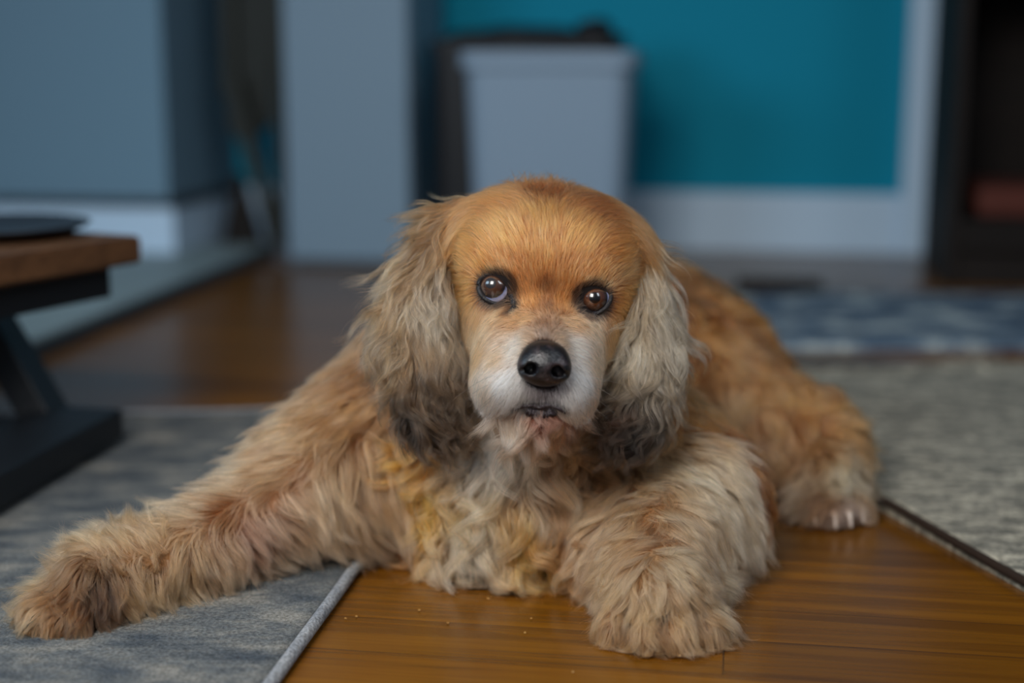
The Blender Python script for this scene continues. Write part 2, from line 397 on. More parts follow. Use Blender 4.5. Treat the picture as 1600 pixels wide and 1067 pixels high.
ja = j1 + dj * 2.2
# far corner where the left edge meets the far edge
A_ = np.array([[dj[0], -(jr - jf)[0]], [dj[1], -(jr - jf)[1]]]); t_ = np.linalg.solve(A_, (jf - j0)[:2]); JC = j0 + dj * t_[0]
jn = j0 - dj * .8
jw = (jr - jf) / np.linalg.norm(jr - jf) * .85
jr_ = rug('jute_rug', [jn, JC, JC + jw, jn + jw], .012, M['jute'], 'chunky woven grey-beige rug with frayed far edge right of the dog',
    M['jute_shade'], seed=5, wav=.002, n=80, edge_r=.0035, edges=(0,))
# frayed fringe on the far edge
bmf = bmesh.new()
r_ = np.random.default_rng(11)
V, Fc = [], []
for i in range(420):
    s = r_.uniform(.18, 1.0); p0 = JC + jw * s; p0[2] = .01
    hgt = .004 + .012 * max(0, math.sin(s * 23) * math.sin(s * 9 + 1)); l = r_.uniform(.02, .05); q = r_.normal() * .5
    d = np.array([RR[0] * q + RF[0], RR[1] * q + RF[1], 0]); d /= np.linalg.norm(d); sd = np.cross(d, (0, 0, 1)) * .0016
    pts = [p0 - d * .015, p0 + d * l * .3 + [0, 0, hgt * .7], p0 + d * l * .7 + [0, 0, hgt * .4], p0 + d * l + [0, 0, -.007]]
    b0 = len(V)
    for p in pts:
        V += [tuple(p - sd), tuple(p + [0, 0, .002]), tuple(p + sd)]
    for k in range(3):
        for j in range(2): a_ = b0 + k * 3 + j; Fc.append((a_, a_ + 1, a_ + 4, a_ + 3))
me = bpy.data.meshes.new('fringe'); me.from_pydata(V, [], Fc); me.update()
fr = link('fringe', me, M['jute'], jr_); fr['kind'] = 'stuff'
ra, rb = F(1100, 547), F(1600, 547)
rv = (rb - ra) / np.linalg.norm(rb - ra); rn = F(1300, 464) - F(1300, 547)
rug('runner_rug', [ra + rn, ra - rv * .1, ra + rv * 1.1, ra + rv * 1.1 + rn], .008, M['runner'], 'blue and pale patterned rug before the dark cabinet and back wall', seed=8)

# ------------------------------------------------------------------ low table at the left
T0 = F(195, 698, .005)                   # near-right lower corner of the foot's far end
tb = empty('low_table', tuple(T0 * [1, 1, 0])); tag(tb, 'low brown wood topped table with black metal legs at the left edge', 'table')
foot_d = F(0, 815, .005) - T0; foot_d /= np.linalg.norm(foot_d)        # towards us
side = np.array([foot_d[1], -foot_d[0], 0]);  side = side if side[0] < 0 else -side     # towards the left
fh = .030; fw = .085
c0 = T0 + side * fw / 2 + np.array([0, 0, fh / 2 + .0095])
rebase(beam('foot_bar', c0, c0 + foot_d * .62, fw, fh, M['metal']), tb)
# leg: slanted steel plate from foot to under-rail, drawn at the foot's far end
yT = T0[1] + .03
lega = W(85, 672, yT - .02); legb = W(-28, 480, yT + .0)
lega[2] = .02
rebase(beam('leg', lega, legb, .03, .055, M['metal'], up=(0, 1, 0)), tb)
# top slab : near-right edge line from (222,366) towards lower left
Yc = 1.40
tcn = W(222, 368, Yc)
ztop = tcn[2]
def onz(px, py, z): return F(px, py, z)
tl = onz(0, 402, ztop); dt = tl - tcn; dt /= np.linalg.norm(dt)
sd = np.array([dt[1], -dt[0], 0]); sd = sd if sd[0] < 0 else -sd
thk = .027
far = tcn + sd * .75
top = prism('table_top', [tcn, tcn + dt * .55, tcn + dt * .55 + sd * .75, tcn + sd * .75], ztop - thk, ztop, M['top'], bev=.003)
rebase(top, tb)
ra_ = W(196, 436, Yc - .01); 
r1 = tcn + dt * .02 + sd * .05; r1[2] = ztop - thk - .017
rebase(beam('under_rail', r1, r1 + dt * .5, .05, .033, M['metal']), tb)
print('table', tcn, tl, r1, lega, legb)
plc = onz(-10, 368, ztop) 
pl = lathe('plate', [(.05, .0), (.075, .002), (.092, .010), (.094, .012), (.091, .012), (.07, .006), (.01, .005)], (plc[0], plc[1], ztop + .0005), M['plate'])
tag(pl, 'round black plate resting on the low wooden table', 'plate')

# crumbs
r_ = np.random.default_rng(5)
for i, (px, py) in enumerate([(557, 965), (655, 955), (830, 968), (895, 1052), (820, 990), (1143, 997), (700, 975), (763, 937), (540, 968), (900, 600)][:9]):
    p = F(px, py); bm = bmesh.new(); bmesh.ops.create_icosphere(bm, subdivisions=2, radius=.0009)
    for v in bm.verts: v.co *= (1 + r_.normal() * .2); v.co.z *= .7
    me = bm2me('crumb', bm); o = link('crumb', me, M['crumb']); o.location = (p[0], p[1], .001)
    tag(o, 'tiny pale crumb on the bare wood floor near the dog', 'crumb', 'crumbs on the wood floor')
# ================================================================== the dog
def smin(a, b, k):
    h = np.clip(.5 + .5 * (b - a) / k, 0, 1); return b * (1 - h) + a * h - k * h * (1 - h)
def cap(P, a, b, ra, rb):
    a = np.asarray(a, np.float32); b = np.asarray(b, np.float32); ab = b - a
    t = np.clip(((P - a) @ ab) / (ab @ ab + 1e-12), 0, 1)
    return np.linalg.norm(P - a - t[..., None] * ab, axis=-1) - (ra + (rb - ra) * t)
def ell(P, c, r, R=None):
    q = P - np.asarray(c, np.float32)
    if R is not None: q = q @ np.asarray(R, np.float32).T
    r = np.asarray(r, np.float32)
    k0 = np.linalg.norm(q / r, axis=-1); k1 = np.linalg.norm(q / (r * r), axis=-1)
    return k0 * (k0 - 1) / np.maximum(k1, 1e-6)
# head frame
HO = W(850, 459, .965)
hy = HO - CAMP; hy /= np.linalg.norm(hy)
_x = np.cross(hy, (0, 0, 1)); _x /= np.linalg.norm(_x); _z = np.cross(_x, hy)
ro = math.radians(5.0); hx = _x * math.cos(ro) - _z * math.sin(ro); hz = _z * math.cos(ro) + _x * math.sin(ro)
HR = np.stack([hx, hy, hz])            # rows: head axes
def H(x, y, z): return HO + hx * x + hy * y + hz * z
EYE = {-1: (-.0328, .004, .0), 1: (.0328, .004, .0)}
PAWS = {'left': dict(p=(-.290, .928, .026), d=(-.8, -.6, 0), s=1.0, spread=1.0),
        'right': dict(p=(.100, .916, .028), d=(-.05, -1, 0), s=1.12, spread=1.35),
        'hind': dict(p=(.268, 1.165, .026), d=(.1, -1, 0), s=.9, spread=1.0)}
def toes(pw):
    d = np.array(pw['d'], float); d /= np.linalg.norm(d); s = np.array([-d[1], d[0], 0]); out = []
    for k, (o, f) in enumerate(((-1.5, .020), (-.5, .031), (.5, .031), (1.5, .020))):
        b = np.array(pw['p']) + s * o * .0125 * pw['s'] * pw['spread'] + d * f * pw['s']; b[2] = .0135
        a = np.array(pw['p']) + s * o * .008 - d * .005; a[2] = .028
        out.append((a, b, .0115 * pw['s']))
    return out
EARL = [((-.056, .050, .042), .018), ((-.084, .044, .004), .019), ((-.084, .036, -.040), .022), ((-.076, .028, -.084), .019)]
EARR = [((.052, .048, .036), .014), ((.073, .042, .000), .014), ((.078, .036, -.042), .018), ((.074, .028, -.084), .018)]
def sdf_chain(q, E):
    d = None
    for (a, ra), (b, rb) in zip(E, E[1:]):
        c = cap(q, a, b, ra, rb); d = c if d is None else np.minimum(d, c)
    return d
def sdf_ears(q): return np.minimum(sdf_chain(q, EARL), sdf_chain(q, EARR))
def sdf_dog(P):
    P = P.astype(np.float32)
    # trunk
    d = ell(P, (-.015, 1.145, .098), (.092, .10, .092))
    d = smin(d, cap(P, (-.01, 1.17, .10), (.12, 1.38, .105), .092, .088), .04)
    d = smin(d, cap(P, (-.005, 1.10, .13), (.02, 1.055, .19), .070, .055), .03)      # neck
    d = smin(d, ell(P, (-.015, 1.065, .060), (.085, .05, .056)), .03)                    # breast
    d = smin(d, cap(P, W(842, 700, 1.02), W(790, 800, 1.045), .032, .055), .03)       # throat
    d = smin(d, cap(P, (.045, 1.06, .05), (.075, .99, .035), .040, .030), .02)
    # fore leg, picture left
    d = smin(d, cap(P, (-.075, 1.12, .115), (-.150, 1.065, .068), .058, .046), .035)
    d = smin(d, cap(P, (-.150, 1.065, .060), (-.225, .985, .038), .042, .029), .02)
    d = smin(d, cap(P, (-.225, .985, .038), (-.285, .933, .030), .028, .026), .015)
    # fore leg, picture right
    d = smin(d, cap(P, (.070, 1.11, .110), (.138, 1.045, .060), .058, .050), .035)
    d = smin(d, cap(P, (.138, 1.04, .055), (.100, .955, .036), .046, .033), .02)
    d = smin(d, cap(P, (.100, .955, .036), (.100, .91, .030), .033, .031), .015)
    # haunch and hind leg
    d = smin(d, ell(P, (.165, 1.345, .085), (.088, .115, .085)), .03)
    d = smin(d, cap(P, (.205, 1.26, .065), (.265, 1.225, .048), .060, .035), .03)
    d = smin(d, cap(P, (.272, 1.24, .068), (.270, 1.18, .034), .026, .026), .02)
    for pw in PAWS.values():
        for a, b, r in toes(pw): d = smin(d, cap(P, a, b, r * 1.05, r), .006)
    # head
    q = ((P - HO.astype(np.float32)) @ HR.T.astype(np.float32))
    h = ell(q, (0, .056, .018), (.063, .066, .055))
    for s in (-1, 1): h = smin(h, ell(q, (s * .022 - .004, .056, .026), (.046, .055, .0435)), .015)
    h = smin(h, ell(q, (-.026, .026, .028), (.030, .030, .028)), .02)
    h = smin(h, ell(q, (.026, .026, .028), (.030, .030, .028)), .02)
    for s in (-1, 1):
        h = smin(h, ell(q, (s * .036, .036, -.020), (.019, .034, .032)), .02)           # cheek
        h = smin(h, cap(q, (s * .022, .004, .016), (s * .043, .014, .010), .008, .006), .010)  # brow
        h = smin(h, ell(q, (s * .0185, -.018, -.063), (.0225, .031, .0225)), .020)      # flews
    h = smin(h, cap(q, (0, .012, -.016), (.002, -.036, -.043), .021, .0205), .014)       # muzzle bridge
    h = smin(h, ell(q, (0, .0, -.045), (.033, .032, .028)), .015)
    for s in (-1, 1): h = smin(h, ell(q, (s * .024, .004, -.043), (.017, .032, .029)), .014)
    h = smin(h, cap(q, (0, .02, -.080), (0, -.026, -.084), .022, .0125), .006)         # lower jaw
    # ears
    e = sdf_ears(q)
    h = smin(h, e, .012)
    d = smin(d, h, .02)
    return np.maximum(d, -(P[..., 2] - .002))
def grid_sdf(fn, lo, hi, h):
    lo = np.asarray(lo, float); n = np.ceil((np.asarray(hi) - lo) / h).astype(int) + 1
    ax = [lo[i] + h * np.arange(n[i]) for i in range(3)]
    out = np.empty(n, np.float32)
    for i in range(0, n[0], 8):
        X, Y, Z = np.meshgrid(ax[0][i:i + 8], ax[1], ax[2], indexing='ij')
        out[i:i + 8] = fn(np.stack([X, Y, Z], -1))
    return lo, h, out
def surface_nets(g, relax=2):
    lo, h, D = g; s = D < 0
    n = D.shape; cnt = np.zeros([k - 1 for k in n], np.uint8); acc = np.zeros([k - 1 for k in n] + [3], np.float32)
    c8 = [(i, j, k) for i in (0, 1) for j in (0, 1) for k in (0, 1)]
    def sub(A, o): return A[o[0]:n[0] - 1 + o[0], o[1]:n[1] - 1 + o[1], o[2]:n[2] - 1 + o[2]]
    for a in c8:
        for ax in range(3):
            if a[ax]: continue
            b = list(a); b[ax] = 1
            da, db = sub(D, a), sub(D, b); m = (da < 0) != (db < 0)
            t = np.where(m, da / np.where(m, da - db, 1), 0)
            p = np.zeros(da.shape + (3,), np.float32)
            for q in range(3): p[..., q] = a[q]
            p[..., ax] = t
            acc += np.where(m[..., None], p, 0); cnt += m
    act = cnt > 0; idx = -np.ones(act.shape, np.int64); I = np.argwhere(act); idx[act] = np.arange(len(I))
    V = (I + acc[act] / cnt[act][:, None]) * h + lo
    faces = []
    for ax in range(3):
        o1, o2 = [(1, 2), (2, 0), (0, 1)][ax]
        sl = [slice(1, -1)] * 3; sl[ax] = slice(0, n[ax] - 1)
        sl2 = [slice(1, -1)] * 3; sl2[ax] = slice(1, n[ax])
        A, B = s[tuple(sl)], s[tuple(sl2)]
        for fl_, mask in ((0, A & ~B), (1, ~A & B)):
            P0 = np.argwhere(mask); off = np.array([1, 1, 1]); off[ax] = 0; P0 = P0 + off
            e1 = np.zeros(3, int); e1[o1] = 1; e2 = np.zeros(3, int); e2[o2] = 1
            q = [P0 - e1 - e2, P0 - e2, P0, P0 - e1]
            q = [idx[tuple(v.T)] for v in q]
            if fl_: q = q[::-1]
            faces.append(np.stack(q, 1))
    Fq = np.concatenate(faces); Fq = Fq[(Fq >= 0).all(1)]
    E = np.concatenate([Fq[:, [0, 1]], Fq[:, [1, 2]], Fq[:, [2, 3]], Fq[:, [3, 0]]])
    for _ in range(relax):
        a2 = np.zeros_like(V); c2 = np.zeros(len(V))
        for q in range(3): a2[:, q] = np.bincount(E[:, 0], V[E[:, 1], q], len(V)) + np.bincount(E[:, 1], V[E[:, 0], q], len(V))
        c2 = np.bincount(E[:, 0], minlength=len(V)) + np.bincount(E[:, 1], minlength=len(V))
        V = V * .5 + .5 * a2 / np.maximum(c2, 1)[:, None]
    return V, Fq
def np_mesh(name, V, Fq, m, parent=None):
    me = bpy.data.meshes.new(name); k = Fq.shape[1]
    me.vertices.add(len(V)); me.vertices.foreach_set('co', V.astype(np.float32).ravel())
    me.loops.add(Fq.size); me.loops.foreach_set('vertex_index', Fq.astype(np.int32).ravel())
    me.polygons.add(len(Fq)); me.polygons.foreach_set('loop_start', np.arange(0, Fq.size, k, dtype=np.int32))
    me.update(calc_edges=True); me.validate(); smooth(me); return link(name, me, m, parent)
class Samp:
    def __init__(s, g): s.lo, s.h, s.D = g; s.n = np.array(s.D.shape)
    def val(s, P):
        q = (P - s.lo) / s.h; q = np.clip(q, 0, s.n - 1.001); i = q.astype(int); f = q - i; D = s.D
        r = 0
        for a in (0, 1):
            for b in (0, 1):
                for c in (0, 1):
                    wt = (f[:, 0] if a else 1 - f[:, 0]) * (f[:, 1] if b else 1 - f[:, 1]) * (f[:, 2] if c else 1 - f[:, 2])
                    r = r + wt * D[i[:, 0] + a, i[:, 1] + b, i[:, 2] + c]
        return r
    def grad(s, P, e=.003):
        g = np.stack([s.val(P + np.eye(3)[k] * e) - s.val(P - np.eye(3)[k] * e) for k in range(3)], 1)
        return g / np.maximum(np.linalg.norm(g, axis=1, keepdims=True), 1e-9)
G = grid_sdf(sdf_dog, (-.37, .84, -.004), (.36, 1.50, .32), .0035)
DS = Samp(G)
BV, BF = surface_nets(G, 2)
def hit(px, py):
    """first point of the body seen at the pixel, else the nearest approach"""
    px = np.atleast_1d(px).astype(float); py = np.atleast_1d(py).astype(float)
    d = AY[None] + AX * (px[:, None] - 800) / FPX - AZ * (py[:, None] - 533.5) / FPX; d /= np.linalg.norm(d, axis=1, keepdims=True)
    t = np.full(len(px), .80); bt = t.copy(); bd = np.full(len(px), 9.); done = np.zeros(len(px), bool)
    for _ in range(260):
        v = DS.val(CAMP + d * t[:, None]); up = (v < bd) & ~done; bd[up] = v[up]; bt[up] = t[up]
        done |= v < .0004
        t = np.where(done, t, t + np.maximum(v * .7, .0015))
    return CAMP + d * bt[:, None]
dog = empty('dog', (0, 1.13, 0))
tag(dog, 'golden brown long-eared spaniel dog lying on the wood floor between two rugs', 'dog')
def child(o, lab=None):
    rebase(o, dog)
    if lab: o['label'] = lab
    return o
M['skin'] = mat('undercoat', (112, 82, 55), .9, .1)
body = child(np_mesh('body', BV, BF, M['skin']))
# --- nose leather
def sdf_nose(q):
    d = ell(q, (0, 0, 0), (.0180, .016, .0152))
    d = smin(d, ell(q, (0, .004, .0065), (.0150, .014, .0095)), .006)
    for s in (-1, 1):
        d = smin(d, ell(q, (s * .0105, -.004, -.002), (.0075, .009, .0085)), .005)
        n_ = cap(q, (s * .0078, -.022, -.0022), (s * .0098, -.006, -.0032), .0036, .0042)
        d = -smin(-d, n_, .002)
        d = -smin(-d, cap(q, (s * .0105, -.014, -.0035), (s * .0200, -.006, -.0060), .0018, .0018), .0015)
    d = -smin(-d, cap(q, (0, -.019, -.005), (0, -.012, -.018), .0008, .0012), .002)
    return d
NO = H(.0045, -.056, -.0460)
def nose_world(P): return sdf_nose((P - NO.astype(np.float32)) @ HR.T.astype(np.float32) / .93) * .93
nv, nf = surface_nets(grid_sdf(nose_world, NO - .026, NO + .026, .0007), 2)
def nose_mat():
    m = mat('nose_leather', (20, 18, 21), .33, .5, bump=0)
    nt = m.node_tree; b = nt.nodes['Principled BSDF']; N = nt.nodes; L = nt.links
    tc = N.new('ShaderNodeTexCoord'); v = N.new('ShaderNodeTexVoronoi'); v.inputs['Scale'].default_value = 900
    L.new(tc.outputs['Object'], v.inputs[0])
    bp = N.new('ShaderNodeBump'); bp.inputs['Strength'].default_value = .5; bp.inputs['Distance'].default_value = .0005
    L.new(v.outputs[0], bp.inputs['Height']); L.new(bp.outputs[0], b.inputs['Normal'])
    n = N.new('ShaderNodeTexNoise'); n.inputs['Scale'].default_value = 160; L.new(tc.outputs['Object'], n.inputs[0])
    r = N.new('ShaderNodeValToRGB'); r.color_ramp.elements[0].position = .5; r.color_ramp.elements[0].color = col((15, 14, 17))
    r.color_ramp.elements[1].position = .75; r.color_ramp.elements[1].color = col((58, 48, 50)); L.new(n.outputs[0], r.inputs[0]); L.new(r.outputs[0], b.inputs['Base Color'])
    return m
M['nose'] = nose_mat()
child(np_mesh('nose', nv, nf, M['nose']), 'black leathery nose')
# --- mouth: dark lips
M['lip'] = mat('dark_lip', (38, 28, 32), .35, .5, bump=.8, bscale=600)
def on_face(pts, off=0.0):
    p = hit([a for a, b in pts], [b for a, b in pts]); return p + DS.grad(p) * off
def spline(p, n):
    p = np.asarray(p, float); k = len(p); t = np.linspace(0, k - 1, n); out = []
    for q in t:
        i = min(int(q), k - 2); f = q - i
        a, b, c, d = p[max(i - 1, 0)], p[i], p[i + 1], p[min(i + 2, k - 1)]
        out.append(.5 * (2 * b + (c - a) * f + (2 * a - 5 * b + 4 * c - d) * f * f + (3 * b - a - 3 * c + d) * f ** 3))
    return np.array(out)
ul = spline(on_face([(794, 644), (803, 638), (815, 633), (829, 631), (843, 634), (856, 632), (868, 634), (877, 639), (884, 645)], .001), 60)
child(tube('lip', ul, np.interp(np.linspace(0, 1, 60), [0, .15, .5, .85, 1], [.0005, .0014, .0018, .0014, .0005]), M['lip']), 'dark upper lip line')
ll = spline(on_face([(822, 640), (832, 643), (845, 645), (857, 644), (866, 640)], .001), 40)
rr_ = .0032 + .0006 * rng.normal(size=40); rr_[0] = rr_[-1] = .001
child(tube('lip', ll, rr_, M['lip']), 'shiny black lower lip')
# --- eyes
def eye_mat(name, iris1, iris2, pupil):
    m = bpy.data.materials.new(name); m.use_nodes = True; nt = m.node_tree; N = nt.nodes; L = nt.links; b = N['Principled BSDF']
    tc = N.new('ShaderNodeTexCoord'); sx = N.new('ShaderNodeSeparateXYZ'); L.new(tc.outputs['Object'], sx.inputs[0])
    # angle from the gaze axis (local -Y)
    cb = N.new('ShaderNodeCombineXYZ'); L.new(sx.outputs[0], cb.inputs[0]); L.new(sx.outputs[2], cb.inputs[2])
    ln = N.new('ShaderNodeVectorMath'); ln.operation = 'LENGTH'; L.new(cb.outputs[0], ln.inputs[0])
    mr = N.new('ShaderNodeMapRange'); mr.inputs[1].default_value = 0; mr.inputs[2].default_value = .0125; L.new(ln.outputs['Value'], mr.inputs[0])
    n = N.new('ShaderNodeTexNoise'); n.inputs['Scale'].default_value = 900; L.new(tc.outputs['Object'], n.inputs[0])
    ad = N.new('ShaderNodeMath'); ad.operation = 'MULTIPLY_ADD'; ad.inputs[1].default_value = .05; L.new(n.outputs[0], ad.inputs[0]); L.new(mr.outputs[0], ad.inputs[2])
    r = N.new('ShaderNodeValToRGB'); e = r.color_ramp.elements
    e[0].position = .0; e[0].color = col(pupil); e[1].position = 1; e[1].color = col((150, 120, 125))
    for p, c in ((.30, pupil), (.37, iris1), (.60, iris2), (.70, (24, 15, 13)), (.76, (26, 20, 22)), (.81, (130, 138, 175)), (.90, (180, 180, 205))):
        k = e.new(p); k.color = col(c)
    L.new(ad.outputs[0], r.inputs[0]); L.new(r.outputs[0], b.inputs['Base Color'])
    b.inputs['Roughness'].default_value = .25; b.inputs['Coat Weight'].default_value = 1; b.inputs['Coat Roughness'].default_value = .02; b.inputs['Coat IOR'].default_value = 1.5
    return m
M['eye_a'] = eye_mat('cloudy_brown_eye', (66, 42, 30), (58, 34, 24), (40, 38, 40))
M['eye_b'] = eye_mat('brown_eye', (74, 40, 22), (56, 30, 18), (14, 10, 10))
M['lid'] = mat('black_eyelid', (22, 17, 18), .45, .4, bump=.5, bscale=900)
EYEC = {}
for s, pc, gaze, mt, lab in ((-1, (776, 450), (-5.5, -4.5), 'eye_a', 'slightly cloudy dark brown eye showing white'), (1, (926, 467), (1.8, -1.0), 'eye_b', 'dark brown eye')):
    p = hit(*pc)[0]; v = p - CAMP; v /= np.linalg.norm(v)
    R_ = .0125; c = p + v * .0085; EYEC[s] = c
    bm = bmesh.new(); bmesh.ops.create_uvsphere(bm, u_segments=48, v_segments=32, radius=R_)
    # cornea bulge on -Y
    for q in bm.verts:
        r0 = math.hypot(q.co.x, q.co.z)
        if q.co.y < 0 and r0 < .0085: q.co.y -= .0016 * (1 - (r0 / .0085) ** 2) ** 1.2
    me = bm2me('eyeball', bm); smooth(me); o = link('eyeball', me, M[mt])
    tgt = p - v * .006 + _x * gaze[0] * .0009 - _z * gaze[1] * .0009      # where the pupil points
    dirv = tgt - c
    o.rotation_euler = Vector(dirv).to_track_quat('-Y', 'Z').to_euler(); o.location = c
    child(o, lab)
    # eyelids: almond ring lying on the eyeball
    px0, py0 = proj(c); pts = []
    for k in range(48):
        a = 2 * math.pi * k / 48
        rx, ry = 28, 23.5
        x = rx * math.cos(a); y = -ry * math.sin(a)
        if s < 0 : x, y = x, y + .12 * x               # inner corner drops
        else: x, y = x, y - .18 * x
        pts.append((px0 + x, py0 + y + 1))
    ring = []
    for (x, y) in pts:
        d = ray(x, y); d /= np.linalg.norm(d); oc = CAMP - c; b_ = oc @ d; disc = b_ * b_ - (oc @ oc - (R_ + .0004) ** 2)
        t = -b_ - math.sqrt(max(disc, 0)); ring.append(CAMP + d * t)
    ring = np.array(ring); rad = [.0019 + .0003 * math.sin(2 * math.pi * k / 48) for k in range(48)]
    lid = child(tube('eyelid', ring, rad, M['lid'], closed=True, n=12), 'black eyelid rim')
# tear stain of bare dark skin below the cloudy eye
ts = spline(on_face([(799, 462), (803, 472), (802, 482), (794, 489)], -.0004), 24)
child(tube('tear_duct', ts, np.linspace(.0026, .0016, 24) + .0004 * rng.normal(size=24), M['lid']), 'dark wet corner below the eye')
# --- claws
M['claw'] = mat('dark_claw', (26, 22, 20), .35, .5); M['clawp'] = mat('pale_claw', (205, 190, 178), .4, .5)
for nm, pw in PAWS.items():
    for k, (a, b, r) in enumerate(toes(pw)):
        d = b - a; d[2] = 0; d /= np.linalg.norm(d)
        pts = [b + d * r * .5 + [0, 0, .003], b + d * (r + .003) + [0, 0, .002], b + d * (r + .006) + [0, 0, -.002], b + d * (r + .009) + [0, 0, -.008]]
        pts = [np.array([p_[0], p_[1], max(p_[2], .002)]) for p_ in pts]
        if nm == 'right' or (nm == 'left' and k in (0, 3)): continue
        child(tube('claw', spline(pts, 10), np.linspace(.0026, .0006, 10), M['clawp'] if nm == 'hind' else M['claw']))
